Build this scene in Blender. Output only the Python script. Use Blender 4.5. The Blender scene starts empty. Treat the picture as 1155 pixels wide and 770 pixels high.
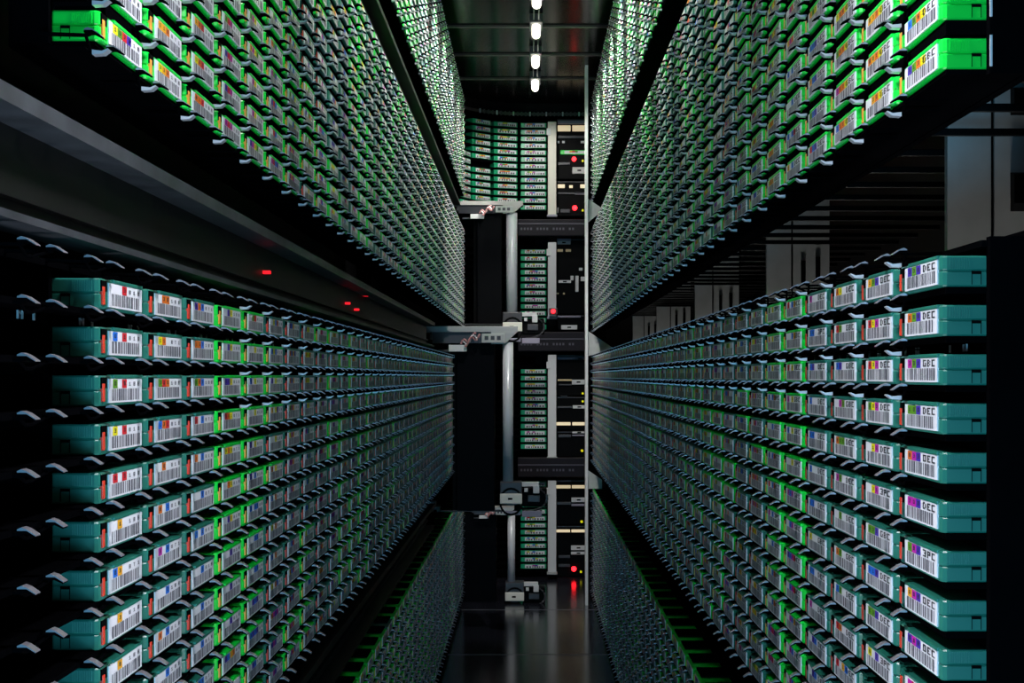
import bpy, math, random
from mathutils import Matrix, Vector

# ------------------------------------------------------------------ camera, world, light
SC = bpy.context.scene
COL = SC.collection
F = 1870.0                      # focal length in pixels of the 1155 px wide frame
VX, VY = 598.0, 424.0           # vanishing point of the aisle in the frame
CH = 0.885                      # camera height over the floor
cam = bpy.data.objects.new('camera', bpy.data.cameras.new('camera'))
COL.objects.link(cam)
cam.location = (0, 0, CH)
cam.rotation_euler = (math.pi / 2, 0, 0)
cam.data.sensor_width = 36.0
cam.data.lens = F / 1155 * 36.0
cam.data.shift_x = -(VX - 577.5) / 1155
cam.data.shift_y = (VY - 385.0) / 1155
cam.data.clip_start = 0.01
SC.camera = cam
SC.view_settings.view_transform = 'Standard'
SC.view_settings.look = 'None'
SC.view_settings.gamma = 1.0
SC.view_settings.use_curve_mapping = False
SC.view_settings.exposure = 0.0
world = bpy.data.worlds.new('world')
SC.world = world
world.use_nodes = True
world.node_tree.nodes['Background'].inputs[0].default_value = (0.02, 0.03, 0.05, 1)
world.node_tree.nodes['Background'].inputs[1].default_value = 0.0

LAMP_W, LAMP_SIDE_W, LAMP_END_W = 0.08, 34.0, 6.5          # each ceiling lamp: all round, added side spots, added spot towards the far end
PARTITION_FILL_W = 2.6            # unseen fill lights added to brighten the partitions behind the right wall
SIDE_FILL_W = 0.25          # each of two unseen fill strips added either side of the camera
def area(name, loc, rot, sx, sy, power, color):
    l = bpy.data.lights.new(name, 'AREA')
    l.shape = 'RECTANGLE'; l.size = sx; l.size_y = sy; l.energy = power; l.color = color
    o = bpy.data.objects.new(name, l); COL.objects.link(o)
    o.location = loc; o.rotation_euler = rot
    return o
for sx in (-1, 1):
    area('side_fill_light', (0.247 * sx, 0.79, CH - 0.08), (math.pi / 2, 0, math.radians(70) * sx), 0.01, 0.6, SIDE_FILL_W, (0.90, 0.92, 1.0))

area('overhead_fill_light', (0.0, 0.99, CH + 0.46), (0.0, 0.0, 0.0), 0.08, 0.08, 4.2, (0.93, 0.92, 1.0))  # unseen fill light added above the frame, brightens the near labels
area('low_fill_light', (0.0, 0.99, CH - 0.36), (math.pi, 0.0, 0.0), 0.08, 0.08, 1.5, (0.90, 0.91, 1.0))  # unseen fill added below the frame, lifts the lower near labels
area('blue_fill_light', (0.0, -0.5, CH - 0.30), (math.pi / 2, 0, 0), 0.30, 0.30, 17.0, (0.16, 0.62, 1.0))  # bluish fill added behind the camera, tints the strips between cartridges

def P(px, py, y):
    """point at depth y seen at a pixel of the frame"""
    return Vector(((px - VX) / F * y, y, CH + (VY - py) / F * y))
def proj(p):
    return (VX + F * p[0] / p[1], VY - F * (p[2] - CH) / p[1])

# ------------------------------------------------------------------ materials
def mat(name, col, rough=0.5, metal=0.0, spec=0.5, emit=None, estr=0.0, noise=None, coat=0.0):
    m = bpy.data.materials.new(name)
    m.use_nodes = True
    nt = m.node_tree
    b = nt.nodes['Principled BSDF']
    b.inputs['Base Color'].default_value = (*col, 1)
    b.inputs['Roughness'].default_value = rough
    b.inputs['Metallic'].default_value = metal
    b.inputs['Specular IOR Level'].default_value = spec
    if coat:
        b.inputs['Coat Weight'].default_value = coat
    if emit:
        b.inputs['Emission Color'].default_value = (*emit, 1)
        b.inputs['Emission Strength'].default_value = estr
    if noise:
        scale, amt = noise
        tc = nt.nodes.new('ShaderNodeTexCoord')
        n = nt.nodes.new('ShaderNodeTexNoise')
        n.inputs['Scale'].default_value = scale
        n.inputs['Detail'].default_value = 5
        r = nt.nodes.new('ShaderNodeValToRGB')
        r.color_ramp.elements[0].position = 0.3
        r.color_ramp.elements[0].color = (*[max(0, c * (1 - amt)) for c in col], 1)
        r.color_ramp.elements[1].position = 0.72
        r.color_ramp.elements[1].color = (*[min(1, c * (1 + amt)) for c in col], 1)
        nt.links.new(tc.outputs['Object'], n.inputs['Vector'])
        nt.links.new(n.outputs['Fac'], r.inputs['Fac'])
        nt.links.new(r.outputs['Color'], b.inputs['Base Color'])
    return m

M = {
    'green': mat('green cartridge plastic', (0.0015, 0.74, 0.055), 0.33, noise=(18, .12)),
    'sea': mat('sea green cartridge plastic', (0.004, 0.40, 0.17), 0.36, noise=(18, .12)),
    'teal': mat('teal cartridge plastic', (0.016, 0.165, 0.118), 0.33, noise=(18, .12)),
    'label': mat('white paper label', (0.80, 0.80, 0.84), 0.6),
    'bar': mat('barcode ink', (0.10, 0.10, 0.12), 0.6),
    'ink': mat('black ink', (0.02, 0.02, 0.025), 0.6),
    'c_red': mat('red patch', (0.62, 0.01, 0.02), 0.55),
    'c_orange': mat('orange patch', (0.72, 0.16, 0.01), 0.55),
    'c_amber': mat('amber patch', (0.85, 0.40, 0.01), 0.55),
    'c_yellow': mat('yellow patch', (0.80, 0.72, 0.0), 0.55),
    'c_lime': mat('green patch', (0.10, 0.30, 0.01), 0.55),
    'c_blue': mat('blue patch', (0.01, 0.16, 0.70), 0.55),
    'c_purple': mat('purple patch', (0.06, 0.02, 0.38), 0.55),
    'c_magenta': mat('magenta patch', (0.50, 0.01, 0.36), 0.55),
    'tab_red': mat('red tab plastic', (0.75, 0.05, 0.02), 0.4),
    'tab_orange': mat('orange tab plastic', (0.85, 0.36, 0.05), 0.4),
    'recess': mat('dark recess', (0.0015, 0.002, 0.002), 0.7, spec=.03),
    'rack': mat('black rack plastic', (0.0014, 0.0015, 0.0019), 0.6, spec=0.0, noise=(9, .3)),
    'blade': mat('grey retainer plastic', (0.34, 0.33, 0.37), 0.3, 0.5),
    'tongue': mat('white spring tongue', (0.62, 0.62, 0.66), 0.32, 0.3),
    'mark': mat('white target mark', (0.55, 0.55, 0.58), 0.6),
    'rail': mat('dull grey rail metal', (0.05, 0.054, 0.062), 0.5, 0.2, noise=(30, .35)),
    'railweb': mat('dark rail web', (0.006, 0.006, 0.006), 0.5, spec=.2, noise=(14, .3)),
    'panel': mat('grey blue sheet metal', (0.45, 0.47, 0.47), 0.5, 0.0, noise=(40, .08)),
    'black': mat('black painted metal', (0.0015, 0.0016, 0.002), 0.5, spec=.06, noise=(6, .3)),
    'mast': mat('blue black mast panel', (0.0016, 0.0018, 0.003), 0.5, spec=.06, noise=(7, .2)),
    'chrome': mat('pale steel tube', (0.74, 0.76, 0.82), 0.28, 0.1),
    'arm': mat('light grey arm metal', (0.42, 0.41, 0.40), 0.4, 0.2),
    'darkgrey': mat('dark grey plastic', (0.05, 0.05, 0.06), 0.4),
    'beam': mat('dark violet beam paint', (0.010, 0.008, 0.013), 0.5, spec=.2),
    'lilac': mat('pale lilac plate', (0.32, 0.30, 0.40), 0.45),
    'cover': mat('cream white robot cover', (0.90, 0.88, 0.80), 0.4),
    'marks': mat('faint engraved marks', (0.07, 0.065, 0.09), 0.5),
    'cream': mat('cream white plastic', (0.80, 0.77, 0.66), 0.45),
    'white': mat('white plastic', (0.75, 0.76, 0.78), 0.45),
    'gold': mat('pale gold strip', (0.85, 0.66, 0.36), 0.4),
    'wire_red': mat('red white twisted wire', (0.55, 0.25, 0.25), 0.5),
    'floor': mat('glossy dark floor', (0.016, 0.017, 0.026), 0.16, noise=(5, .2)),
    'seam': mat('pale floor seam', (0.16, 0.16, 0.18), 0.5),
    'ceiling': mat('glossy dark ceiling', (0.004, 0.004, 0.0035), 0.17, spec=.025, noise=(5, .2)),
    'ceilseam': mat('ceiling seam strip', (0.03, 0.03, 0.026), 0.5),
    'led_red': mat('red led', (0.5, 0.0, 0.0), 0.4, emit=(1.0, 0.010, 0.016), estr=7),
    'red_reflection': mat('glowing red reflection', (0.5, 0.0, 0.0), 0.4, emit=(1.0, 0.01, 0.02), estr=1.2),
    'led_yellow': mat('yellow led', (0.4, 0.35, 0.0), 0.4, emit=(0.75, 0.7, 0.0), estr=0.7),
    'bulb': mat('lit lamp lens', (0.9, 0.9, 0.8), 0.4, emit=(1.0, 0.95, 0.8), estr=3.5),
    'strip': mat('warm lit strip', (0.8, 0.7, 0.5), 0.4, emit=(1.0, 0.8, 0.5), estr=0.55),
}

# ------------------------------------------------------------------ mesh builder
class MB:
    def __init__(s):
        s.v = []; s.f = []; s.m = []
    def poly(s, pts, m):
        n = len(s.v)
        s.v.extend([tuple(p) for p in pts]); s.f.append(tuple(range(n, n + len(pts)))); s.m.append(m)
    def box(s, a, b, m, faces='xXyYzZ', mx=None):
        x0, y0, z0 = a; x1, y1, z1 = b
        c = [(x0, y0, z0), (x1, y0, z0), (x1, y1, z0), (x0, y1, z0), (x0, y0, z1), (x1, y0, z1), (x1, y1, z1), (x0, y1, z1)]
        if mx is not None: c = [tuple(mx @ Vector(p)) for p in c]
        n = len(s.v); s.v.extend(c)
        for k, q in (('z', (0, 3, 2, 1)), ('Z', (4, 5, 6, 7)), ('y', (0, 1, 5, 4)), ('X', (1, 2, 6, 5)), ('Y', (2, 3, 7, 6)), ('x', (3, 0, 4, 7))):
            if k in faces:
                s.f.append(tuple(n + i for i in q)); s.m.append(m)
    def bev(s, a, b, r, m, mx=None):
        """box with chamfered edges"""
        import bmesh
        bm = bmesh.new()
        bmesh.ops.create_cube(bm, size=1)
        for v in bm.verts:
            v.co = Vector([(a[i] + b[i]) / 2 + v.co[i] * (b[i] - a[i]) for i in range(3)])
        bmesh.ops.bevel(bm, geom=bm.edges[:], offset=r, segments=2, affect='EDGES', profile=0.6)
        n = len(s.v); bm.verts.index_update()
        s.v.extend([tuple(mx @ v.co) if mx is not None else tuple(v.co) for v in bm.verts])
        for f in bm.faces:
            s.f.append(tuple(n + v.index for v in f.verts)); s.m.append(m)
        bm.free()
    def prism(s, prof, x0, x1, m, mx=None):
        """profile of (y,z) pushed along x"""
        a = [Vector((x0, y, z)) for y, z in prof]; b = [Vector((x1, y, z)) for y, z in prof]
        if mx is not None: a = [mx @ p for p in a]; b = [mx @ p for p in b]
        k = len(prof); n = len(s.v)
        s.v.extend([tuple(p) for p in a + b])
        s.f.append(tuple(n + i for i in range(k))); s.m.append(m)
        s.f.append(tuple(n + k + i for i in reversed(range(k)))); s.m.append(m)
        for i in range(k):
            j = (i + 1) % k
            s.f.append((n + i, n + k + i, n + k + j, n + j)); s.m.append(m)
    def tube(s, pts, r, m, k=10, cap=True, r2=None):
        pts = [Vector(p) for p in pts]; n0 = len(s.v)
        for i, p in enumerate(pts):
            d = (pts[min(i + 1, len(pts) - 1)] - pts[max(i - 1, 0)]).normalized()
            u = d.orthogonal().normalized() if abs(d.z) < .9 else Vector((1, 0, 0)); u = (u - d * u.dot(d)).normalized(); w = d.cross(u)
            rr = r if r2 is None else r + (r2 - r) * i / (len(pts) - 1)
            for j in range(k):
                a = 2 * math.pi * j / k
                s.v.append(tuple(p + (u * math.cos(a) + w * math.sin(a)) * rr))
        for i in range(len(pts) - 1):
            for j in range(k):
                s.f.append((n0 + i * k + j, n0 + i * k + (j + 1) % k, n0 + (i + 1) * k + (j + 1) % k, n0 + (i + 1) * k + j)); s.m.append(m)
        if cap:
            s.f.append(tuple(n0 + j for j in reversed(range(k)))); s.m.append(m)
            e = n0 + (len(pts) - 1) * k
            s.f.append(tuple(e + j for j in range(k))); s.m.append(m)
    def mesh(s, name, smooth=False):
        me = bpy.data.meshes.new(name)
        me.from_pydata(s.v, [], s.f)
        names = []
        for k in s.m:
            if k not in names: names.append(k)
        for k in names: me.materials.append(M[k])
        ix = {k: i for i, k in enumerate(names)}
        me.polygons.foreach_set('material_index', [ix[k] for k in s.m])
        if smooth: me.polygons.foreach_set('use_smooth', [True] * len(me.polygons))
        me.update()
        return me
    def build(s, name, parent=None, smooth=False):
        o = bpy.data.objects.new(name, s.mesh(name, smooth)); COL.objects.link(o)
        if parent is not None: o.parent = parent
        return o

def tag(o, label=None, cat=None, group=None, kind=None):
    if label: o['label'] = label
    if cat: o['category'] = cat
    if group: o['group'] = group
    if kind: o['kind'] = kind
    return o
def empty(name, loc, label, cat, group=None, mx=None):
    o = bpy.data.objects.new(name, None); COL.objects.link(o)
    o.empty_display_size = 0.02
    if mx is not None: o.matrix_world = mx
    else: o.location = loc
    return tag(o, label, cat, group)
def part(mesh, name, parent, loc=None, mx=None):
    o = bpy.data.objects.new(name, mesh); COL.objects.link(o); o.parent = parent
    if mx is not None: o.matrix_local = mx
    elif loc is not None: o.location = loc
    return o

# ------------------------------------------------------------------ layout of the library
PR, PC = 0.030, 0.128           # row and column pitch
CW, CHT, CD = 0.113, 0.0188, 0.046
XL, XR = -0.2642, 0.2502        # front planes of the cartridges
YL, YR = 1.0187, 1.0094         # near edge of the first column
NCL, NCR = 44, 44               # columns
FRONT = 0.0275                  # how far a cartridge stands out of its rack
TIERS = ('top', 'upper', 'lower', 'bottom')
BOT = {'left': {'top': 0.730, 'upper': 0.206, 'lower': -0.3185, 'bottom': -0.8435},
       'right': {'top': 0.711, 'upper': 0.187, 'lower': -0.3355, 'bottom': -0.858}}
NROW = {'left': 13, 'right': 14}
ARC_C, ARC_R = (0.020, 6.96), 0.310
Rz = lambda a: Matrix.Rotation(a, 4, 'Z')
def slot_mx(side, tier, row, col):
    """frame of a slot: x to the right as one faces it, y into the rack, z up. row 0 is the lowest of its tier"""
    if side == 'far':
        th = (71, 47.5, 24, 1)[col]
        t = math.radians(th)
        c = Vector((ARC_C[0] - ARC_R * math.sin(t), ARC_C[1] + ARC_R * math.cos(t), CH + BOT['left'][tier] + PR * row))
        return Matrix.Translation(c) @ Rz(t) @ Matrix.Translation((-CW / 2, 0, 0))
    z = CH + BOT[side][tier] + PR * row
    if side == 'left':
        return Matrix.Translation((XL, YL + PC * col, z)) @ Rz(math.pi / 2)
    return Matrix.Translation((XR, YR + CW + PC * col, z)) @ Rz(-math.pi / 2)

# ------------------------------------------------------------------ the room shell
FLOOR_Z, CEIL_Z = 0.0, CH + 1.20
def struct(name, mb):
    return tag(mb.build(name), kind='structure')
b = MB(); b.box((-0.75, -1.3, -0.05), (1.0, 7.9, FLOOR_Z), 'floor')
for y in (1.2, 2.24, 3.25, 4.26, 5.27, 6.28):
    b.box((-0.262, y - .0035, FLOOR_Z), (0.262, y + .0035, FLOOR_Z + .0006), 'seam')
struct('floor', b)
b = MB(); b.box((-0.75, -1.3, CEIL_Z), (1.0, 7.9, CEIL_Z + .05), 'ceiling')
for k in range(15):
    y = 6.68 - k * .5
    b.box((-0.75, y - .012, CEIL_Z - .006), (1.0, y + .012, CEIL_Z), 'ceilseam')
struct('ceiling', b)
b = MB(); b.box((-0.79, -1.3, 0), (-0.75, 7.9, CEIL_Z), 'black'); struct('wall_left', b)
b = MB(); b.box((1.0, -1.3, 0), (1.04, 7.9, CEIL_Z), 'black'); struct('wall_right', b)
b = MB(); b.box((-0.75, 7.86, 0), (1.0, 7.9, CEIL_Z), 'black'); struct('wall_back', b)
b = MB(); b.box((-0.75, -1.34, 0), (1.0, -1.3, CEIL_Z), 'black'); struct('wall_front', b)
b = MB(); b.box((.304, .95, 0), (1.0, 1.0, CEIL_Z), 'rack'); struct('right_light_block', b)  # unseen wall added to keep the fill light off the partitions
b = MB(); b.box((-.75, .74, 0), (-.318, .79, CEIL_Z), 'rack'); struct('left_light_block', b)  # matching unseen wall added on the left against stray fill light
# curved trim where the ceiling meets the round end of the aisle
b = MB()
arc = [(ARC_C[0] - (ARC_R + .03) * math.sin(math.radians(t)), ARC_C[1] + (ARC_R + .03) * math.cos(math.radians(t))) for t in range(90, -1, -6)] + [(0.30, ARC_C[1] + ARC_R + .03)]
for (x0, y0), (x1, y1) in zip(arc, arc[1:]):
    for z0, z1, off, m in ((1.15, 1.2, 0, 'black'), (1.145, 1.158, -.006, 'ceilseam')):
        b.poly([(x0, y0 + off, CH + z0), (x1, y1 + off, CH + z0), (x1, y1 + off, CH + z1), (x0, y0 + off, CH + z1)], m)
for k in range(26):
    x = -.22 + k * .018
    t = math.asin(max(-1, min(1, (ARC_C[0] - x) / (ARC_R + .03)))) if x < ARC_C[0] else 0
    y = ARC_C[1] + (ARC_R + .03) * math.cos(t) - .010
    b.box((x, y - .004, CH + 1.142), (x + .006, y, CH + 1.160), 'ceilseam' if k % 4 else 'mark')
struct('trim_1', b)

# ------------------------------------------------------------------ cartridges
FONT = {'0': '757', 'D': '656', 'E': '747', 'C': '747', 'P': '764', 'B': '767', 'G': '757', '3': '717', 'F': '764', 'T': '722', '8': '777', '1': '222'}
GLYPH = {'0': (7, 5, 5, 5, 7), 'D': (6, 5, 5, 5, 6), 'E': (7, 4, 6, 4, 7), 'C': (7, 4, 4, 4, 7), 'P': (7, 5, 7, 4, 4), 'B': (6, 5, 6, 5, 6),
         'G': (7, 4, 5, 5, 7), '3': (7, 1, 3, 1, 7), 'F': (7, 4, 6, 4, 4), 'T': (7, 2, 2, 2, 2), '8': (7, 5, 7, 5, 7), '1': (2, 6, 2, 2, 7)}
def glyph(mb, ch, u, w, cw, chh, y, m):
    for r, bits in enumerate(GLYPH[ch]):
        c = 0
        while c < 3:
            if bits & (4 >> c):
                e = c
                while e < 3 and bits & (4 >> e): e += 1
                x0, x1 = u + cw * c / 3, u + cw * e / 3
                z1 = w + chh * (5 - r) / 5; z0 = z1 - chh / 5
                mb.poly([(x0, y, z0), (x1, y, z0), (x1, y, z1), (x0, y, z1)], m)
                c = e
            else: c += 1
L0, L1, W0, W1 = 0.0185, 0.1060, 0.0017, 0.0168
def label_mesh(name, colors, text, rng, detail=True):
    b = MB()
    b.box((L0, -.0007, W0), (L1, .0004, W1), 'label', 'xXyzZ')
    mid = W0 + (W1 - W0) * .60
    y1 = -.0009
    cw = (L1 - L0 - .004) / 7
    for i, c in enumerate(colors):
        if c:
            x = L0 + .002 + cw * (i + .6)
            b.poly([(x, y1, mid), (x + cw, y1, mid), (x + cw, y1, W1 - .0004), (x, y1, W1 - .0004)], c)
            if detail: glyph(b, rng.choice('0381'), x + cw * .32, mid + .0018, cw * .36, .0026, -.0010, 'ink')
    if detail:
        for i, ch in enumerate(text):
            x = L0 + .002 + cw * (4.0 + i * .95 if len(text) == 3 and text[0] in 'DGE03' else 4.0 + i)
            big = text[0] in 'DG03E'
            glyph(b, ch, x + cw * .12, mid + (.0006 if big else .0014), cw * (.72 if big else .4), (.0044 if big else .0026), y1, 'ink' if big else 'bar')
    u = L0 + .007
    while u < L1 - .008:
        w = rng.choice((.0016, .0022, .0032, .0046)) if detail else rng.choice((.004, .007))
        b.poly([(u, y1, W0 + .0012), (u + w, y1, W0 + .0012), (u + w, y1, mid - .0004), (u, y1, mid - .0004)], 'bar')
        u += w + (rng.choice((.0016, .0022, .003)) if detail else rng.choice((.004, .006)))
    return b
def shell_mb(color, detail=True):
    b = MB()
    e = .0036
    def plan(k, e): return [(k, e), (e * .35 + k * .6, e * .35 + k * .6), (e, k), (CW - e, k), (CW - e * .35 - k * .6, e * .35 + k * .6), (CW - k, e), (CW - k, CD - k), (k, CD - k)]
    if not detail:
        pl = plan(0, e); n = len(b.v)
        b.v.extend([(x, y, 0) for x, y in pl] + [(x, y, CHT) for x, y in pl])
        b.f.append(tuple(range(7, -1, -1))); b.f.append(tuple(range(8, 16))); b.m += [color] * 2
        for i in list(range(6)) + [7]:
            q = (i + 1) % 8
            b.f.append((n + i, n + q, n + 8 + q, n + 8 + i)); b.m.append(color)
        b.f[-9] = tuple(n + k for k in b.f[-9]); b.f[-8] = tuple(n + k for k in b.f[-8])
        return b
    # lower and upper half with a seam between them, front corners rounded
    def half(z0, z1, r):
        rings = [(z0, r), (z0 + r, 0), (z1 - r, 0), (z1, r)]
        n = len(b.v)
        for z, k in rings: b.v.extend([(x, y, z) for x, y in plan(k, e)])
        b.f.append(tuple(n + k for k in range(7, -1, -1))); b.f.append(tuple(n + 24 + k for k in range(8))); b.m += [color] * 2
        for t in range(3):
            for i in range(8):
                q = (i + 1) % 8
                b.f.append((n + t * 8 + i, n + t * 8 + q, n + t * 8 + 8 + q, n + t * 8 + 8 + i)); b.m.append(color)
    half(0, CHT * .515, .0010)
    half(CHT * .485 + .0006, CHT, .0010)
    b.box((.0016, .0030, CHT * .4), (CW - .0016, CD - .002, CHT * .6), color)
    # raised lip along the top front edge and rim round the label
    b.bev((.030, -.0012, CHT - .0018), (CW - .006, .004, CHT + .0005), .0006, color)
    # grip ridges on both sides
    for x0, x1 in ((-.0005, .0006), (CW - .0006, CW + .0005)):
        for k in range(9):
            y = .0052 + k * .00145
            b.box((x0, y, CHT * .58), (x1, y + .0007, CHT * .93), color)
    # dark recess beside the tab
    b.box((.0025, -.0004, CHT * .58), (.0150, .0006, CHT * .94), 'recess')
    b.box((.0090, -.0006, CHT * .16), (.0150, .0006, CHT * .58), color)
    return b
def notch_mb(x0, x1):
    b = MB()
    b.box((x0, .0185, CHT * .40), (x1, .0245, CHT * .50), 'recess')
    e = .0001 if x0 < 0 else 0
    for y in (.0185, .0241):
        b.box((x0 + e, y, .0012), (x1 - .0001 + e, y + .0004, CHT * .41), 'recess')
    return b
def tab_mb(m):
    b = MB(); b.bev((.0030, -.0009, CHT * .14), (.0088, .0012, CHT * .74), .0004, m); return b
SHELL = {c: shell_mb(c).mesh('shell', False) for c in ('green', 'teal', 'sea')}
NOTCH = {'left': notch_mb(-.0004, .0004).mesh('side_notch'), 'right': notch_mb(CW - .0004, CW + .0004).mesh('side_notch')}
TAB = {'green': tab_mb('tab_orange').mesh('locking_tab'), 'teal': tab_mb('tab_red').mesh('locking_tab'), 'sea': tab_mb('sea').mesh('locking_tab')}
CN = {'c_red': 'red', 'c_orange': 'orange', 'c_amber': 'amber', 'c_yellow': 'yellow', 'c_lime': 'green', 'c_blue': 'blue', 'c_purple': 'purple', 'c_magenta': 'magenta'}
R_, O_, A_, Y_, G_, B_, U_, N_ = 'c_red', 'c_orange', 'c_amber', 'c_yellow', 'c_lime', 'c_blue', 'c_purple', 'c_magenta'
# colours of the nearest labels, rows counted from the top of the lower racks
SEEN = {
    ('left', 0): [(None, None, R_), (B_, None, R_), (G_, None, R_), (Y_, None, R_), (R_, None, R_), (None, A_, None), (B_, A_, None), (None, A_, None), (None, A_, None), (None, A_, None)],
    ('left', 1): [(None, O_, O_), (Y_, O_, None), (G_, R_, O_), (B_, O_, R_), (None, O_, None), (O_, None, B_), (N_, None, B_), (None, None, B_), (O_, None, B_), (None, None, B_)],
    ('left', 2): [(U_, O_, B_), (O_, O_, B_), (G_, O_, B_), (R_, None, B_), (O_, None, B_), (None, None, B_), (B_, None, B_), (None, None, B_), (None, None, B_), (None, None, B_)],
    ('left', 3): [(None, U_, Y_), (None, U_, Y_), (U_, U_, Y_), (R_, O_, Y_), (Y_, O_, Y_), (None, O_, Y_), (None, U_, Y_), (None, None, U_), (None, None, U_), (None, None, U_)],
    ('right', 0): [(U_, G_, U_), (O_, G_, U_), (N_, G_, U_), (G_, G_, U_), (O_, N_, U_), (N_, N_, U_), (G_, N_, U_), (A_, N_, U_), (U_, N_, U_), (N_, R_, U_)],
    ('right', 1): [(A_, G_, U_), (R_, Y_, N_), (R_, Y_, N_), (G_, Y_, N_), (None, Y_, N_), (None, Y_, N_), (G_, G_, U_), (B_, B_, U_), (G_, G_, U_), (Y_, None, U_)],
    ('right', 2): [(O_, Y_, None), (R_, G_, None), (B_, U_, None), (None, N_, G_), (O_, G_, G_), (N_, G_, None), (None, G_, None), (O_, G_, None), (B_, G_, None), (R_, O_, None)],
    ('right', 3): [(N_, None, None), (B_, B_, None), (B_, U_, None), (B_, None, None), (B_, B_, None), (B_, None, None), (B_, B_, None), (Y_, None, None), (B_, B_, None), (N_, None, None)],
}
UP = {('left', 0): (Y_, G_, R_, U_), ('left', 1): (Y_, A_, O_, None), ('left', 2): (O_, O_, R_, None), ('left', 3): (N_, R_, N_, None),
      ('right', 0): (U_, G_, O_, Y_), ('right', 1): (None, A_, O_, Y_), ('right', 2): (B_, O_, O_, Y_), ('right', 3): (R_, B_, U_, None)}
PAL = [R_, O_, A_, Y_, G_, B_, U_, N_]
def cart_style(side, tier, row, col):
    rng = random.Random(f'{side}{tier}{row}{col}')
    blk = random.Random(f'{side}{tier}{(row + col) // 4}{col}')
    n = NROW.get(side, 13)
    k = n - 1 - row                         # row counted from the top
    if tier == 'lower' and (side, col) in SEEN and k < 10: colors = SEEN[(side, col)][k]
    elif tier == 'upper' and (side, col) in UP and row < 4:
        c = list(UP[(side, col)]); c[0] = c[0] if row == 0 else rng.choice(PAL); colors = tuple(c)
    else:
        c3 = blk.choice(PAL + [B_, Y_, N_])
        colors = (rng.choice(PAL + [None] * 4), blk.choice(PAL + [None] * 3), c3, rng.choice([None, None, blk.choice(PAL)]))
    if side == 'far': color = 'sea'
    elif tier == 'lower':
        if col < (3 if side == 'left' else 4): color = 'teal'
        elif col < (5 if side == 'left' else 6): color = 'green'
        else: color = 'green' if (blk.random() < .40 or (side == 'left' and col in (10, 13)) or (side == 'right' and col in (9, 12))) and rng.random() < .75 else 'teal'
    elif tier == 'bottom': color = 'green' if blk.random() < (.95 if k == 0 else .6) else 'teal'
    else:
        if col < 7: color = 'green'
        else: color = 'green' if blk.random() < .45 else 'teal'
    text = rng.choice(('DEC', '0EC', 'DEC', 'DEC', '3PC', 'GBC')) if side == 'right' else rng.choice(('8 8', '188', '8T1')).replace(' ', '1')
    return color, colors, text

SLOTS = []
for side, nc in (('left', NCL), ('right', NCR)):
    for tier in TIERS:
        for row in range(NROW[side]):
            for col in range(nc):
                SLOTS.append((side, tier, row, col))
for tier in TIERS:
    for row in range(13):
        for col in range(4):
            if tier != 'top' and col < 3: continue       # hidden by the robots
            if tier == 'top' and ((col == 0 and row > 7) or (col == 1 and row == 6)): continue   # empty cells
            if tier == 'lower' and row == 12 or tier == 'upper' and row == 12: continue
            SLOTS.append(('far', tier, row, col))
def seen_area(s):
    mx = slot_mx(*s)
    pts = [proj(mx @ Vector((x, 0, z))) for x in (0, CW) for z in (0, CHT)]
    if s[3] == 0 and s[0] != 'far':
        q = Vector((0 if s[0] == 'left' else CW, FRONT, 0)); pts.append(proj(mx @ q))
    xs = [min(max(p[0], 0), 1155) for p in pts]; ys = [min(max(p[1], 0), 770) for p in pts]
    cx = sum(p[0] for p in pts[:4]) / 4; cy = sum(p[1] for p in pts[:4]) / 4
    if not (-5 < cx < 1160 and -6 < cy < 776): return 0
    w = max(p[0] for p in pts) - min(p[0] for p in pts)
    h = abs(pts[1][1] - pts[0][1] + pts[3][1] - pts[2][1]) / 2
    return w * h
ranked = sorted(SLOTS, key=seen_area, reverse=True)
SINGLE = ranked[:300]
ORD = ['', 'first', 'second', 'third', 'fourth', 'fifth', 'sixth', 'seventh', 'eighth', 'ninth', 'tenth', 'eleventh', 'twelfth', 'thirteenth', 'fourteenth', 'fifteenth', 'sixteenth']
def cart_label(s, color, colors):
    side, tier, row, col = s
    names = []
    for c in colors:
        if c and CN[c] not in names: names.append(CN[c])
    patch = '-'.join(names[:3]) or 'white'
    up = tier in ('upper', 'top')
    n = 13 if side == 'far' else NROW[side]
    rw = f"{ORD[row + 1]} row up" if up else f"{ORD[n - row]} row down"
    if side == 'far':
        c = ('leftmost', 'second', 'third', 'rightmost')[col]
        return f"green tape cartridge, {patch} label, {rw}, {c} column, {tier} rack at curved far end"
    return f"{color} tape cartridge, {patch} label, {ORD[col + 1]} from near end, {rw}, {tier} {side} rack"
for i, s in enumerate(SINGLE):
    color, colors, text = cart_style(*s)
    root = empty('tape_cartridge', None, cart_label(s, color, colors), 'tape cartridge', 'tape cartridges in the storage racks', slot_mx(*s))
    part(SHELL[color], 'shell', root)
    rng = random.Random(f'L{s}')
    part(label_mesh('barcode_label', colors, text, rng).mesh('barcode_label'), 'barcode_label', root)
    part(TAB[color], 'locking_tab', root)
    if s[3] == 0 and s[0] != 'far': part(NOTCH[s[0]], 'side_notch', root)

rest = MB()
for s in ranked[300:]:
    color, colors, text = cart_style(*s)
    rng = random.Random(f'R{s}')
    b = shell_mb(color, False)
    if s[1] in ('lower', 'bottom') or s[3] < 8: b.box((.0030, -.0006, CHT * .14), (.0088, .0, CHT * .74), {'green': 'tab_orange', 'teal': 'tab_red', 'sea': 'sea'}[color], 'xXyzZ')
    l = label_mesh('', colors, text, rng, False)
    mx = slot_mx(*s)
    for src in (b, l):
        n = len(rest.v)
        rest.v.extend([tuple(mx @ Vector(p)) for p in src.v])
        rest.f.extend([tuple(n + k for k in f) for f in src.f]); rest.m.extend(src.m)
o = rest.build('tape_cartridges')
tag(o, 'mass of small tape cartridges filling the racks further down the aisle', 'tape cartridges', None, 'stuff')

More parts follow.
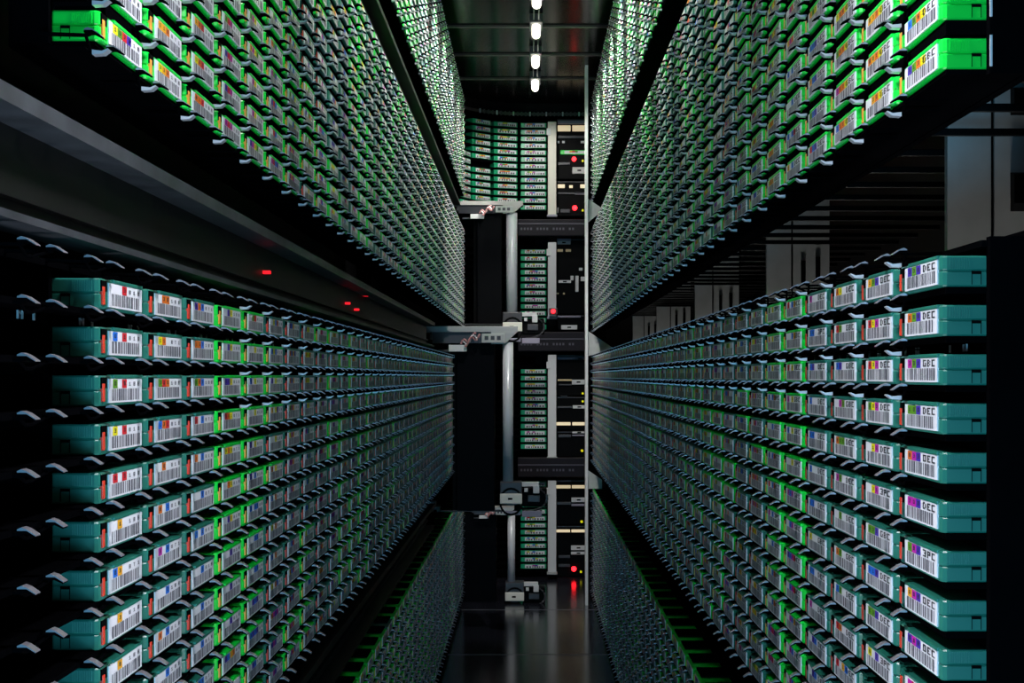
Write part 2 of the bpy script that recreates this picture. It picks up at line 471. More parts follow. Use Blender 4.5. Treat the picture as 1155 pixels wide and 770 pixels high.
# ------------------------------------------------------------------ racks with their shelves and retainers
def retainer_mb():
    """two forked blades between two neighbouring slots on thin black arms; the gap between the slots is the middle"""
    b = MB()
    g = -(PC - CW) / 2
    for sgn in (-1, 1):
        c = g + sgn * .0255
        b.prism([(.028, -.0036), (.000, -.0042), (-.0028, -.0034), (-.0028, -.0026), (.000, -.0026), (.028, -.0016)], c - .0020, c + .0020, 'rack')
        b.prism([(.0000, -.0026), (-.0045, -.0026), (-.0092, -.0048), (-.0096, -.0040), (-.0050, -.0012), (.0000, -.0012)], c - .0048, c + .0048, 'rack')
        b.prism([(.0000, -.0012), (-.0050, -.0012), (-.0096, -.0040), (-.0094, -.0034), (-.0050, -.0004), (-.0022, .0006), (.0000, -.0004)], c - .0044, c + .0044, 'blade')
        b.tube([(c, .000, -.0036), (g + sgn * .005, .003, -.0075)], .0010, 'rack', 6)
    b.tube([(g - .005, .003, -.0075), (g + .005, .003, -.0075)], .0011, 'rack', 6)
    return b
def tongue_mb():
    b = MB(); g = -(PC - CW) / 2
    b.prism([(.028, -.0068), (.006, -.0068), (.006, -.0060), (.028, -.0060)], g - .0040, g + .0040, 'rack')
    b.prism([(.002, -.0078), (.002, -.0106), (-.0045, -.0102), (-.0082, -.0074), (-.0076, -.0069), (-.0040, -.0084)], g - .0042, g + .0042, 'tongue')
    return b
RET = retainer_mb().mesh('retaining_clip'); TON = tongue_mb().mesh('spring_tongue')
def add_mb(dst, src, mx):
    n = len(dst.v)
    dst.v.extend([tuple(mx @ Vector(p)) for p in src.v])
    dst.f.extend([tuple(n + k for k in f) for f in src.f]); dst.m.extend(src.m)
def has_tongue(side, tier, r, c):
    if tier == 'bottom': return False
    if tier == 'lower': return r >= NROW[side] - 3 and (side == 'right' or c > 3)
    return True
RMB, TMB = retainer_mb(), tongue_mb()
for side, nc in (('left', NCL), ('right', NCR)):
    sgn = -1 if side == 'left' else 1
    X = XL if side == 'left' else XR
    y0 = (YL - PC * 1.6) if side == 'left' else YR - .004
    y1 = (YL if side == 'left' else YR) + PC * nc
    n = NROW[side]
    for tier in TIERS:
        zb = CH + BOT[side][tier]
        if side == 'left': y0 = YL - PC * 1.6 if tier in ('lower', 'bottom') else YL - .001
        root = empty('tape_rack', (X, y0, zb), f"long black slotted rack of tape cartridges, {tier} tier of the {side} wall", 'rack', 'tape racks lining the aisle')
        T = Matrix.Translation(root.location).inverted()
        def rb(mb, name): return part(mb.mesh(name), name, root, mx=T)
        xs = lambda d: X + sgn * d
        def bx(mb, d0, d1, ya, yb, z0, z1, m='rack'):
            a, c = xs(d0), xs(d1)
            mb.box((min(a, c), ya, z0), (max(a, c), yb, z1), m)
        b = MB(); bx(b, .050, .056, y0, y1, zb - .004, zb + PR * n + (.085 if side == 'right' and tier == 'bottom' else .004)); rb(b, 'back_panel')  # bottom right panel is raised to block stray light from behind
        for r in range(n):
            z = zb + PR * r
            b = MB()
            if r == 0 and tier == 'upper':
                bx(b, .003, .050, YL - .001 if side == 'left' else YR, y1, z - .0030, z - .0006)
            else:
                bx(b, FRONT, .050, y0 if side == 'left' else YR, y1, z - (PR - CHT) + .0006, z - .0006)
                bx(b, .003, FRONT, y0 if side == 'left' else YR, y1, z - (.0090 if tier in ('top', 'upper') else .0042), z - .0006)
            rb(b, 'shelf')
        if tier == 'lower':
            b = MB(); bx(b, FRONT - .004, .050, y0, y1, zb + PR * n - .006, zb + PR * n - .002); rb(b, 'shelf')
        if tier == 'bottom':
            for c in range(nc):
                yc = (YL if side == 'left' else YR) + PC * c
                b = MB(); bx(b, .004, .050, yc + .046, yc + .120, zb + PR * (n - 1) + CHT + .0015, zb + PR * (n - 1) + CHT + .004); rb(b, 'cover_strap')
        b = MB()
        ye = YL - .011 if side == 'left' else YR - .004
        bx(b, FRONT, .050, ye - .004, ye + .004, zb - .004, zb + PR * n); rb(b, 'end_panel')
        if side == 'right' and tier == 'upper':
            for r in range(n):
                b = MB(); bx(b, FRONT - .0002, FRONT + .0012, ye - .0052, ye - .004, zb + PR * r, zb + PR * r + CHT, 'mark'); rb(b, 'edge_strip')
        # clips and tongues: the nearest hundred of each are parts, the rest one stuff part
        pos = []
        rows = range(n + 1) if tier == 'lower' else range(n)
        for r in rows:
            for c in range(-1 if side == 'left' and tier in ('lower', 'bottom') else 0, nc):
                mx = slot_mx(side, tier, r, c)
                if side == 'right': mx = mx @ Matrix.Translation((0, 0, 0))
                p = mx @ Vector((0, 0, 0)); q = proj(p)
                vis = -10 < q[0] < 1165 and -10 < q[1] < 780
                pos.append((0 if vis else 1, c, r, mx))
        pos.sort(key=lambda t: (t[0], t[1], t[2]))
        cm, tm = MB(), MB()
        for k, (v, c, r, mx) in enumerate(pos):
            if k < 100:
                part(RET, 'retaining_clip', root, mx=T @ mx)
                if has_tongue(side, tier, r, c): part(TON, 'spring_tongue', root, mx=T @ mx)
            else:
                add_mb(cm, RMB, mx)
                if has_tongue(side, tier, r, c): add_mb(tm, TMB, mx)
        for mb, nm in ((cm, 'retaining_clips'), (tm, 'spring_tongues')):
            if not mb.v: continue
            o = part(mb.mesh(nm), nm, root, mx=T); o['kind'] = 'stuff'
        if tier == 'lower':
            r = n - 1 if side == 'left' else n - 2
            for c in range(-1, 12) if side == 'left' else range(0, 12):
                mx = slot_mx(side, tier, r, c)
                b = MB(); y = FRONT - .0046; za, zc = -.0092, -.0044
                u, w = (.040, .070) if side == 'left' else (.075, .042)
                for p0, p1 in (((u, za), (u, zc)), ((u, zc), (u + .008, za)), ((u + .008, za), (u + .008, zc))):
                    (ua, z0), (ub, z1) = p0, p1
                    b.box((min(ua, ub) - .0009, y, min(z0, z1)), (min(ua, ub) + .0009, y + .001, max(z0, z1)), 'mark') if ua == ub else b.poly([(ua - .001, y, z0), (ua + .001, y, z0), (ub + .001, y, z1), (ub - .001, y, z1)], 'mark')
                part(b.mesh('target_mark'), 'target_mark', root, mx=T @ mx)
                b = MB(); b.box((w - .0012, y, za), (w + .0012, y + .001, zc), 'mark'); part(b.mesh('target_bar'), 'target_bar', root, mx=T @ mx)

# curved racks at the far end
for tier in TIERS:
    zb = CH + BOT['left'][tier]
    root = empty('curved_tape_rack', (ARC_C[0] - ARC_R * .7, ARC_C[1] + ARC_R * .7, zb), f"curved black rack of front facing cartridges, {tier} tier at the far end", 'rack', 'curved racks at the far end')
    T = Matrix.Translation(root.location).inverted()
    angs = list(range(84, -14, -14))
    def ring(mb, r0, r1, z0, z1, m):
        for a0, a1 in zip(angs, angs[1:]):
            q = []
            for a in (a0, a1):
                t = math.radians(a)
                for r in (r0, r1): q.append((ARC_C[0] - r * math.sin(t), ARC_C[1] + r * math.cos(t)))
            a, bb, c, d = q
            for (p, s_) in ((a, c), (bb, d)): mb.poly([(p[0], p[1], z0), (s_[0], s_[1], z0), (s_[0], s_[1], z1), (p[0], p[1], z1)], m)
            mb.poly([(*a, z1), (*bb, z1), (*d, z1), (*c, z1)], m); mb.poly([(*a, z0), (*bb, z0), (*d, z0), (*c, z0)], m)
    b = MB(); ring(b, ARC_R + .050, ARC_R + .056, zb - .01, zb + PR * 13, 'rack'); part(b.mesh('back_panel'), 'back_panel', root, mx=T)
    for r in range(13):
        b = MB(); z = zb + PR * r
        ring(b, ARC_R + .012, ARC_R + .050, z - (PR - CHT) + .0006, z - .0006, 'rack'); part(b.mesh('shelf'), 'shelf', root, mx=T)

# ------------------------------------------------------------------ rails for the robots along the left wall
for nm, tz, bz, ye, rm in (('between the top and upper tiers', .690, .618, 6.6, 'railweb'), ('between the upper and lower tiers', .156, .085, 4.85, 'rail'), ('between the lower and bottom tiers', -.372, -.440, 4.85, 'railweb')):
    root = empty('robot_rail', (XL - .01, -.2, CH + bz), f"long dark grey robot rail {nm} of the left wall", 'rail', 'robot rails along the left wall')
    T = Matrix.Translation(root.location).inverted()
    b = MB(); b.box((XL - .040, -.25, CH + tz - .010), (XL - .014, ye, CH + tz), rm); part(b.mesh('upper_flange'), 'upper_flange', root, mx=T)
    b = MB(); b.box((XL - .046, -.25, CH + bz + .004), (XL - .040, ye, CH + tz), 'railweb'); b.box((XL - .040, -.25, CH + bz + .018), (XL - .034, ye, CH + bz + .022), 'railweb'); part(b.mesh('web'), 'web', root, mx=T)
    b = MB(); b.box((XL - .046, -.25, CH + bz), (XL - .016, ye, CH + bz + .0045), rm); part(b.mesh('lower_flange'), 'lower_flange', root, mx=T)
    if 'upper and lower' in nm:  # red reflections on the rail, put in as small glowing boxes
        for px, py in ((405, 349), (415, 333), (395, 342), (322, 285), (305, 307)):
            y = (XL - .032) * F / (px - VX)
            p = P(px, py, y); b = MB(); b.box((p.x - .008, p.y - .005, p.z - .0018), (p.x, p.y + .005, p.z + .0018), 'red_reflection')
            part(b.mesh('led_or_reflection'), 'led_or_reflection', root, mx=T)

# ------------------------------------------------------------------ sheet metal partitions behind the right hand gap
for k in range(5):
    y = 1.45 + 1.11 * k
    root = empty('partition_panel', (.45, y, CH + .0), ('pale grey', 'pale grey', 'grey', 'grey', 'grey', 'grey')[k] + f" sheet metal partition behind the right gap, {ORD[k + 1]} from the near end", 'partition', 'partitions behind the right wall')
    T = Matrix.Translation(root.location).inverted()
    b = MB()
    b.box((.365, y, CH - .45), (.4030, y + .01, CH + .32), 'panel'); b.box((.4060, y, CH - .45), (.462, y + .01, CH + .32), 'panel'); b.box((.4030, y + .004, CH - .45), (.4060, y + .01, CH + .32), 'black')
    part(b.mesh('sheet'), 'sheet', root, mx=T)
    l = bpy.data.lights.new('partition_fill_light', 'POINT'); l.energy = PARTITION_FILL_W; l.color = (1.0, .98, .93); l.shadow_soft_size = .03
    lo = bpy.data.objects.new('partition_fill_light', l); COL.objects.link(lo); lo.location = (.41, y - .13, CH - .30)
    for i, (x, z0, z1) in enumerate(((.418 if k else .420, .144, .178), (.4405 if k else .420, .228 if not k else .150, .252 if not k else .184))):
        b = MB()
        if k == 0: b.prism([(y - .012, CH + z0 + .006), (y, CH + z0), (y, CH + z1), (y - .012, CH + z1 - .003)], x, x + .030, 'black')
        else: b.bev((x, y - .004, CH + z0), (x + .007, y + .001, CH + z1), .001, 'black')
        part(b.mesh('handle' if k == 0 else 'vent_slot'), 'handle' if k == 0 else 'vent_slot', root, mx=T)
for k in range(36):
    y = 1.113 + .124 * k
    if any(abs(y - 1.455 - 1.11 * q) < .02 for q in range(5)): continue
    b = MB(); b.bev((XR + .058, y - .003, CH + .197), (XR + .30, y + .003, CH + .203), .001, 'black')
    tag(b.build('cross_rod'), 'thin black cross rod in the row under the upper right rack', 'rod', 'cross rods under the upper right rack')

# ------------------------------------------------------------------ far end: post, uprights, beams, tape drives
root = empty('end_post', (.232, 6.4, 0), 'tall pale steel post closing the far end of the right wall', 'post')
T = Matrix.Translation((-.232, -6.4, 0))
b = MB(); b.bev((.2125, 6.40, .0), (.2235, 6.46, CEIL_Z), .001, 'white'); part(b.mesh('edge_strip'), 'edge_strip', root, mx=T)
for tri in (((663, 224), (681, 236), (663, 251)), ((663, 373), (691.5, 392.5), (663, 401.5)), ((663, 530), (679, 541), (679, 551), (663, 551))):  # flat pale plates beside the post, one in each gap
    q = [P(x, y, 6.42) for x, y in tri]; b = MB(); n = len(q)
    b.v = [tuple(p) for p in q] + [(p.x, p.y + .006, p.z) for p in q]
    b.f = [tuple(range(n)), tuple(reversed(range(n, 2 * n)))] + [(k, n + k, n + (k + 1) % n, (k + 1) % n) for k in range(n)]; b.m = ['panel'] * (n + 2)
    part(b.mesh('gap_plate'), 'gap_plate', root, mx=T)
for k, (pa, pb, m, nm) in enumerate(((137, 242, 'cream', 'top'), (273, 357, 'white', 'upper'), (400, 515, 'white', 'lower'), (542, 645, 'white', 'bottom'))):
    y = 7.22
    a, c = P(618, pb, y), P(627.5, pa, y)
    root = empty('white_upright', (a.x, y, a.z), f"white upright strip between cartridges and drives, {nm} tier", 'upright', 'white uprights at the far end')
    T = Matrix.Translation(root.location).inverted()
    b = MB(); b.bev((a.x, y, a.z), (c.x, y + .03, c.z), .003, m); part(b.mesh('strip'), 'strip', root, mx=T)
    b = MB(); b.bev((a.x - .006, y - .006, c.z - .06), (a.x + .012, y, c.z - .03), .002, 'white'); part(b.mesh('bracket'), 'bracket', root, mx=T)
    b = MB(); b.bev((a.x - .004, y - .012, a.z - .010), (c.x + .004, y + .03, a.z), .002, 'lilac' if k < 2 else 'panel'); part(b.mesh('foot'), 'foot', root, mx=T)
for pa, pb, nm in ((247, 266, 'top and upper'), (374, 396, 'upper and lower'), (516, 538, 'lower and bottom')):
    y = 7.20
    a, c = P(584, pb, y), P(660, pa, y)
    root = empty('cross_beam', (a.x, y, a.z), f"dark cross beam at the far end between the {nm} tiers", 'beam', 'cross beams at the far end')
    T = Matrix.Translation(root.location).inverted()
    b = MB(); b.bev((a.x, y, a.z), (c.x, y + .05, c.z), .004, 'beam'); b.box((a.x, y - .004, a.z + .05), (c.x, y, a.z + .056), 'marks'); part(b.mesh('bar'), 'bar', root, mx=T)
    b = MB()
    for i in range(17):
        if i % 5 == 4: continue
        x = a.x + .012 + i * .014
        b.box((x, y - .001, a.z + .026), (x + .008, y, a.z + .036), 'marks')
    part(b.mesh('engraved_marks'), 'engraved_marks', root, mx=T)
b = MB(); a, c = P(584, 662, 7.2), P(660, 657, 7.2)
b.box((a.x, 7.19, a.z), (c.x, 7.24, c.z), 'panel'); b.box((a.x + .17, 7.18, a.z - .012), (a.x + .20, 7.19, a.z), 'mark')
tag(b.build('floor_threshold'), 'pale metal threshold strip where the floor meets the far drives', 'threshold')

def drive(pa, pb, tier, feats, label):
    y = 7.30
    a, c = P(628.5, pb, y), P(662, pa, y)
    root = empty('tape_drive', (a.x, y, a.z), label, 'tape drive', 'tape drives at the far end')
    T = Matrix.Translation(root.location).inverted()
    b = MB(); b.bev((a.x, y, a.z), (c.x, y + .2, c.z), .003, 'black'); b.box((a.x, y - .004, c.z - .006), (c.x, y, c.z - .003), 'darkgrey'); part(b.mesh('housing'), 'housing', root, mx=T)
    for kind, x0, x1, ya, yb in feats:
        p, q = P(x0, yb, y - .004), P(x1, ya, y - .004)
        b = MB()
        if kind.startswith('led'):
            r = (q.x - p.x) / 2; c_ = (p + q) / 2
            b.tube([(c_.x, y - .014, c_.z), (c_.x, y - .012, c_.z), (c_.x, y - .002, c_.z)], r, kind, 10)
            nm = 'led_or_reflection'
        elif kind == 'slot_cartridge':
            b.bev((p.x, y - .012, p.z), (q.x, y, q.z), .002, 'green'); b.box((p.x + .018, y - .013, p.z + .003), (q.x, y - .012, q.z - .003), 'label')
            for i, m in enumerate(('c_amber', 'c_red', 'c_lime')): b.box((p.x + .04 + i * .012, y - .0134, p.z + .009), (p.x + .052 + i * .012, y - .013, q.z - .003), m)
            nm = 'loaded_cartridge'
        else:
            m = {'strip': 'strip', 'gold': 'gold', 'white': 'white', 'box': 'arm', 'lilac': 'lilac', 'dark': 'darkgrey'}[kind]
            b.bev((p.x, y - .010, p.z), (q.x, y + .001, q.z), min(.0015, (q.z - p.z) * .3), m)
            if kind in ('box', 'white') and x1 - x0 > 8: b.box(((p.x + q.x) / 2 - .008, y - .0106, (p.z + q.z) / 2 - .003), ((p.x + q.x) / 2 + .008, y - .010, (p.z + q.z) / 2 + .003), 'recess')
            nm = {'strip': 'lit_strip', 'gold': 'gold_strip', 'white': 'latch_block', 'box': 'handle_block', 'lilac': 'name_plate', 'dark': 'slot_cover'}[kind]
        part(b.mesh(nm), nm, root, mx=T)
drive(134, 202, 'top', [('lilac', 629, 660, 136, 140), ('strip', 629, 643.5, 141.5, 148), ('strip', 645.5, 661, 141.5, 148), ('dark', 629, 660, 153, 156), ('white', 628.5, 631, 159, 161.5), ('white', 634, 637, 159, 161.5), ('white', 655, 659, 159, 161.5), ('slot_cartridge', 632, 662, 169.5, 174.5), ('led_red', 645, 650, 177, 182), ('led_yellow', 656, 658.5, 180, 183), ('box', 645.5, 661, 188.5, 196), ('dark', 629, 643, 183, 186)], 'tape drive at the far end with a loaded cartridge beside a red light')
drive(204, 244, 'top', [('strip', 629, 637, 208, 212), ('strip', 642, 646, 209, 212), ('strip', 654.5, 661, 208, 212), ('dark', 629, 660, 217, 219), ('lilac', 648, 661, 217, 219.5), ('led_red', 645.5, 651, 232, 237), ('led_yellow', 656, 658.5, 236, 238.5), ('dark', 632, 643, 236, 240), ('white', 628.5, 630, 234, 240)], 'tape drive with red light just above the highest dark cross beam')
drive(269, 354, 'upper', [('lilac', 628.5, 644, 269, 272), ('white', 628.5, 643.5, 271.5, 275.5), ('gold', 628.5, 635, 281, 284), ('gold', 638, 644, 281, 284), ('white', 630, 644, 316, 319), ('white', 643.5, 647, 311, 316), ('white', 649, 652.5, 311, 329), ('white', 655, 660, 312, 317), ('gold', 627.5, 630, 330, 332), ('gold', 635, 637, 330, 332), ('white', 653, 657, 302, 305)], 'tape drive with white hardware in the upper tier at the far end')
drive(355, 372, 'upper', [('white', 633, 651, 366.5, 374.5 - 3), ('lilac', 629, 655, 356, 358)], 'shallow tape drive with white latch above the middle dark cross beam')
drive(400, 446, 'lower', [('lilac', 628.5, 660, 402.5, 405.5), ('white', 648, 660, 403, 405.5), ('gold', 629, 645, 427.5, 429.5), ('white', 645, 660, 428, 433.5), ('dark', 630, 645, 433, 434.5), ('dark', 632, 640, 447, 452 - 6), ('led_yellow', 656, 658.5, 442, 445)], 'topmost tape drive of the lower tier at the far end')
drive(447, 485, 'lower', [('led_yellow', 656, 658.5, 451, 454), ('white', 646, 661, 457, 460.5), ('dark', 628, 645, 458, 460), ('strip', 626, 643.5, 476, 479.5), ('strip', 645.5, 661, 476, 479.5)], 'middle tape drive of the lower tier with a gold lit strip')
drive(486, 515, 'lower', [('white', 645.5, 661, 482.5 + 4, 487.5 + 1), ('lilac', 645.5, 661, 490, 491.5), ('led_yellow', 655, 658, 506.5, 509.5), ('dark', 630, 644, 490, 493), ('panel', 0, 0, 0, 0)][:-1], 'lowest tape drive of the lower tier with a yellow light')
drive(541, 592, 'bottom', [('lilac', 628.5, 644, 537.5 + 4, 540 + 3), ('strip', 626, 643.5, 547, 550.5), ('strip', 645, 661, 547, 550.5), ('white', 644.5, 661, 561, 566), ('lilac', 644.5, 661, 568, 570.5), ('led_yellow', 654.5, 657.5, 586.5, 589.5), ('dark', 628, 644, 566, 569)], 'upper tape drive of the bottom tier at the far end')
drive(592.5, 650, 'bottom', [('strip', 626, 643, 597, 600), ('strip', 644.5, 661, 597, 600), ('white', 644, 661, 615, 620), ('white', 644, 661, 622, 625), ('led_red', 644.5, 650, 638.5, 644), ('led_yellow', 654, 656.5, 643, 646), ('dark', 630, 643, 626, 629), ('dark', 630, 643, 636, 639)], 'lowest tape drive with a red light just above the floor')
root = empty('status_light', P(624, 351, 7.17), 'red status light beside the white upright of the upper tier', 'light')
b = MB(); b.tube([(0, -.012, 0), (0, 0, 0)], .009, 'led_red', 12); part(b.mesh('lens'), 'lens', root)
b = MB(); b.bev((-.018, 0, -.014), (.018, .03, .014), .002, 'darkgrey'); part(b.mesh('housing'), 'housing', root)

# ------------------------------------------------------------------ the robots that ride the rails
def robot(y, ax0, ax1, at, ab, mx0, mx1, mb_, px0, px1, pb, head, nm, label):
    """arm from ax0..ax1, mast panel mx0..mx1 down to mb_, pole px0..px1 down to pb, head box (x0,y0,x1,y1): sizes as seen, at depth y"""
    S = y / F
    base = P(ax0, at, y)
    root = empty('tape_robot', base, label, 'robot', 'robots in the aisle')
    T = Matrix.Translation(root.location).inverted()
    def put(b, name, parent=root, smooth=False):
        o = part(b.mesh(name, smooth), name, parent, mx=T if parent is root else None)
        return o
    W = (ax1 - ax0) * S; H = (at - ab) * S * -1
    X0, Z1 = base.x, base.z
    b = MB()
    # long arm: flat top bar and a tapered cheek cut off at the right
    b.bev((X0 + .02, y - .03, Z1 - H * .33), (X0 + W, y + .05, Z1), .0015, 'arm')
    m0 = X0 + W * .72
    pr = [(m0, Z1 - H * .3), (X0 + W, Z1 - H * .3), (X0 + W * .86, Z1 - H * 1.0), (m0, Z1 - H * 1.0)]
    n = len(b.v)
    for yy in (y - .032, y - .02): b.v.extend([(p[0], yy, p[1]) for p in pr])
    b.f += [(n, n + 1, n + 2, n + 3), (n + 7, n + 6, n + 5, n + 4)] + [(n + i, n + 4 + i, n + 4 + (i + 1) % 4, n + (i + 1) % 4) for i in range(4)]; b.m += ['arm'] * 6
    b.box((X0 + .03, y - .02, Z1 - H * .95), (m0, y - .012, Z1 - H * .33), 'darkgrey')
    put(b, 'arm')
    b = MB(); b.bev((X0, y - .02, Z1 - H * .35), (X0 + .03, y + .02, Z1 + H * .12), .002, 'arm'); b.bev((X0 + .022, y - .026, Z1 - H * .75), (X0 + .03, y + .02, Z1 - H * .3), .001, 'rail'); put(b, 'rail_carriage')
    b = MB(); b.bev((X0 + W * .62, y - .038, Z1 - H * .93), (X0 + W * .86, y - .032, Z1 - H * .42), .001, 'panel')
    for i in range(3): b.box((X0 + W * (.65 + .065 * i), y - .0386, Z1 - H * .78), (X0 + W * (.69 + .065 * i), y - .038, Z1 - H * .55), 'darkgrey')
    put(b, 'name_plate')
    for i in range(3):
        b = MB(); pts = [(X0 + W * (.40 + .02 * i) + W * .16 * t, y - .036 - .004 * i, Z1 - H * (1.0 - .5 * t) + H * .18 * math.sin(9 * t + 2 * i)) for t in [j / 10 for j in range(11)]]
        b.tube(pts, .0035, ('wire_red', 'white', 'wire_red')[i], 6); put(b, 'cable')
    b = MB(); b.bev((X0 + W * .27, y - .036, Z1 - H * 1.42), (X0 + W * .46, y - .02, Z1 - H * 1.05), .001, 'white'); b.bev((X0 + W * .16, y - .03, Z1 - H * 1.45), (X0 + W * .27, y - .02, Z1 - H * 1.32), .001, 'rail'); put(b, 'sensor_block')
    # mast panel
    a, c = P(mx0, mb_, y), P(mx1, ab, y)
    b = MB(); b.bev((a.x, y, a.z), (c.x, y + .05, Z1 - H * .9), .003, 'mast'); b.box((a.x - .014, y + .02, a.z), (a.x - .0005, y + .04, Z1 - H), 'black')
    for z in (.2, .5, .8):
        for x in (.12, .88): b.tube([(a.x + (c.x - a.x) * x, y - .002, a.z + (c.z - a.z) * z), (a.x + (c.x - a.x) * x, y + .001, a.z + (c.z - a.z) * z)], .006, 'black', 8)
    put(b, 'mast')
    b = MB(); b.bev((a.x - .11, y - .02, a.z), (a.x - .055, y + .03, a.z + .020), .003, 'rail'); b.bev((a.x - .095, y - .02, a.z + .02), (a.x - .07, y + .03, a.z + .036), .003, 'rail'); b.box((a.x - .055, y, a.z), (c.x + .03, y + .02, a.z + .004), 'rail'); put(b, 'guide_foot')
    # pole
    xm = ((px0 + px1) / 2 - VX) * S; r = (px1 - px0) / 2 * S
    zt, zl = Z1 - H * .9, CH + (VY - pb) * S
    b = MB(); b.tube([(xm, y - .005, zt), (xm, y - .005, zl)], r, 'chrome', 24); put(b, 'pole', smooth=True)
    # hand at the foot of the pole
    hx0, hy0, hx1, hy1 = head
    hp = P(hx0, hy1, y - .03); hq = P(hx1, hy0, y - .03); hw = hq.x - hp.x; hh = hq.z - hp.z; cx = (hp.x + hq.x) / 2
    cyl = MB()
    cyl.tube([(cx, y + .03, hp.z + hh * .62), (cx, y - .045, hp.z + hh * .62)], hw * .46, 'darkgrey', 20)
    cyl.bev((hp.x + hw * .04, y - .05, hp.z + hh * .60), (hq.x - hw * .04, y + .03, hq.z), .004, 'darkgrey')
    put(cyl, 'hand_body')
    b = MB(); k = 20
    for i in range(k):
        t0, t1 = 2 * math.pi * i / k, 2 * math.pi * (i + 1) / k
        q = [(cx + hw * rr * math.cos(t), y - .052, hp.z + hh * .42 + hh * .42 * rr / .5 * math.sin(t)) for t, rr in ((t0, .5), (t1, .5), (t1, .42), (t0, .42))]
        b.poly(q, 'black')
        b.poly([(q[0][0], y - .052, q[0][2]), (q[1][0], y - .052, q[1][2]), (q[1][0], y - .02, q[1][2]), (q[0][0], y - .02, q[0][2])], 'black')
    put(b, 'ring_guard')
    b = MB(); b.bev((hp.x + hw * .04, y - .062, hp.z + hh * .36), (hq.x - hw * .04, y - .045, hp.z + hh * .66), .003, 'cover'); b.box((cx - hw * .13, y - .0626, hp.z + hh * .48), (cx + hw * .06, y - .062, hp.z + hh * .54), 'recess'); put(b, 'white_cover')
    b = MB(); b.bev((hp.x + hw * .25, y - .05, hp.z + hh * .02), (hq.x - hw * .1, y - .03, hp.z + hh * .14), .002, 'lilac'); put(b, 'lower_plate')
    # gripper mechanism on the right of the hand
    g = hq.x
    b = MB(); b.bev((g - hw * .05, y - .03, hp.z + hh * .25), (g + hw * 1.0, y + .03, hp.z + hh * .80), .006, 'black'); b.bev((g + hw * .2, y - .04, hp.z + hh * .4), (g + hw * .7, y - .03, hp.z + hh * .6), .002, 'darkgrey'); put(b, 'gripper_body')
    b = MB(); b.bev((g - hw * .1, y - .044, hp.z + hh * .86), (g + hw * .65, y - .01, hp.z + hh * .99), .002, 'white'); b.bev((g + hw * .42, y - .046, hp.z + hh * .66), (g + hw * .68, y - .03, hp.z + hh * .90), .002, 'white'); b.bev((g + hw * .05, y - .046, hp.z + hh * .70), (g + hw * .2, y - .03, hp.z + hh * .82), .001, 'white'); put(b, 'gripper_finger')
    b = MB(); b.bev((g - hw * .05, y - .045, hp.z - hh * .04), (g + hw * .78, y + .02, hp.z + hh * .14), .002, 'lilac'); put(b, 'gripper_tray')
    b = MB(); b.tube([(g + hw * (.1 + .9 * math.sin(t)), y - .04, hp.z + hh * (.5 + .38 * math.cos(t))) for t in [j * math.pi / 12 for j in range(13)]], .004, 'darkgrey', 6); put(b, 'cable')
robot(6.75, 509, 590, 227.5, 241.5, 538, 566, 366, 571, 583.5, 352, (566, 352, 590, 386), 'far', 'robot hanging from the highest rail, its head above the middle arm')
robot(5.6, 478, 584, 368, 388, 515, 558, 577, 567, 579, 546, (563, 543, 590, 581), 'middle', 'middle robot with wide grey arm, long pole and white round head')
robot(6.5, 526, 580, 571, 580, 524, 560, 684, 572.5, 581, 660, (569, 656, 592, 688), 'low', 'lowest robot with thin pole and head just above the glossy floor')

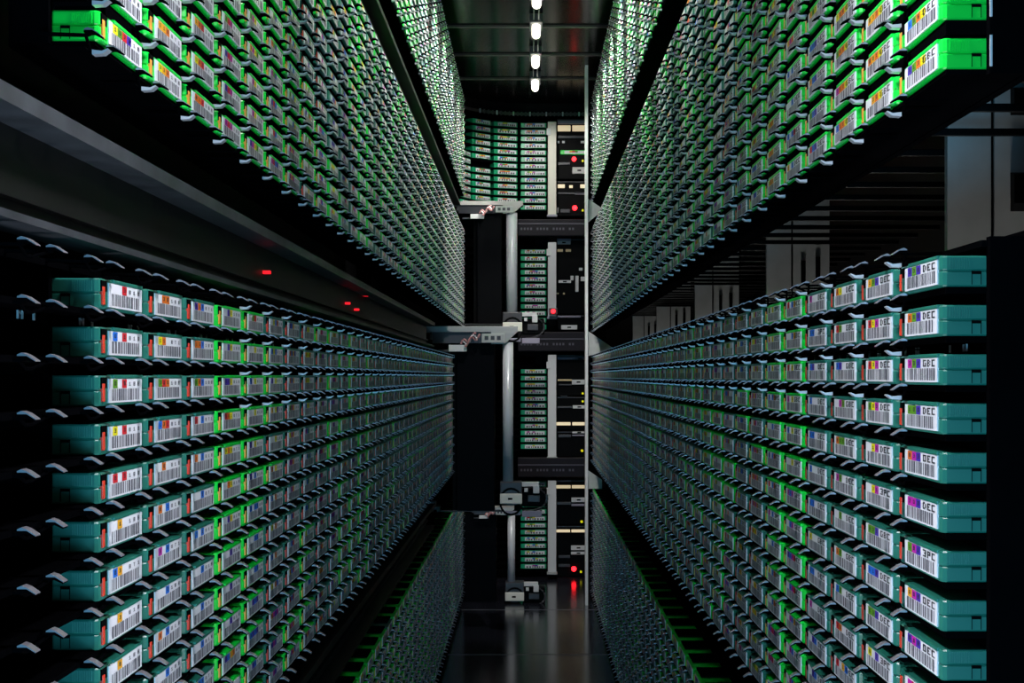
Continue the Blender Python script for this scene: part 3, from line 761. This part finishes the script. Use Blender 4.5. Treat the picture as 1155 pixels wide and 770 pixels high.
# ------------------------------------------------------------------ ceiling lamps
lm = MB()
lm.bev((-.022, -.075, .0), (.022, .075, .03), .004, 'darkgrey')
LH = lm.mesh('housing')
lm = MB(); lm.tube([(0, -.062, -.010), (0, -.058, -.014), (0, -.045, -.016), (0, .045, -.016), (0, .058, -.014), (0, .062, -.010)], .0145, 'bulb', 14); LB = lm.mesh('lens', True)
LAMPS = [6.60, 6.10, 5.56, 5.10, 4.6, 4.1, 3.6, 3.1, 2.6, 2.1, 1.6]
for i, y in enumerate(LAMPS):
    root = empty('ceiling_lamp', (.02, y, CEIL_Z - .03), f"bright white lamp on the dark ceiling, {ORD[i + 1]} from the far end" if i < 4 else 'white ceiling lamp overhead, in the row continuing towards the near end', 'lamp', 'ceiling lamps along the aisle')
    part(LH, 'housing', root); part(LB, 'lens', root)
    l = bpy.data.lights.new('lamp_light', 'POINT'); l.energy = LAMP_W; l.color = (1.0, .95, .86); l.shadow_soft_size = .02
    lo = bpy.data.objects.new('lamp_light', l); COL.objects.link(lo); lo.parent = root; lo.location = (0, 0, -.06)
    for sx in (-1, 1):
        l = bpy.data.lights.new('lamp_side_fill', 'SPOT'); l.energy = LAMP_SIDE_W; l.color = (1.0, .96, .88); l.shadow_soft_size = .02
        l.spot_size = math.radians(64); l.spot_blend = .45
        lo = bpy.data.objects.new('lamp_side_fill', l); COL.objects.link(lo); lo.parent = root; lo.location = (.01 * sx, 0, -.06)
        lo.rotation_euler = (0, math.radians(-45 * sx), 0)
    if i < 5:
        l = bpy.data.lights.new('lamp_end_fill', 'SPOT'); l.energy = LAMP_END_W; l.color = (1.0, .97, .92); l.shadow_soft_size = .02
        l.spot_size = math.radians(86 if i < 3 else 50); l.spot_blend = .4
        if i > 2: l.energy = LAMP_END_W * 5
        lo = bpy.data.objects.new('lamp_end_fill', l); COL.objects.link(lo); lo.parent = root; lo.location = (0, .06, -.06)
        lo.rotation_euler = (math.radians(48 if i < 3 else 45), 0, 0)
for i in (0, 1, 2, 3):
    b = MB()
    for dx in (-.008, .008): b.tube([(.02 + dx, LAMPS[i + 1] + .06, CEIL_Z - .02), (.02 + dx, (LAMPS[i] + LAMPS[i + 1]) / 2, CEIL_Z - .034), (.02 + dx, LAMPS[i] - .06, CEIL_Z - .02)], .0022, 'rail', 6)
    tag(b.build('lamp_cable'), f"twin cable joining the {ORD[i + 1]} and {ORD[i + 2]} ceiling lamps from the far end", 'cable', 'lamp cables')
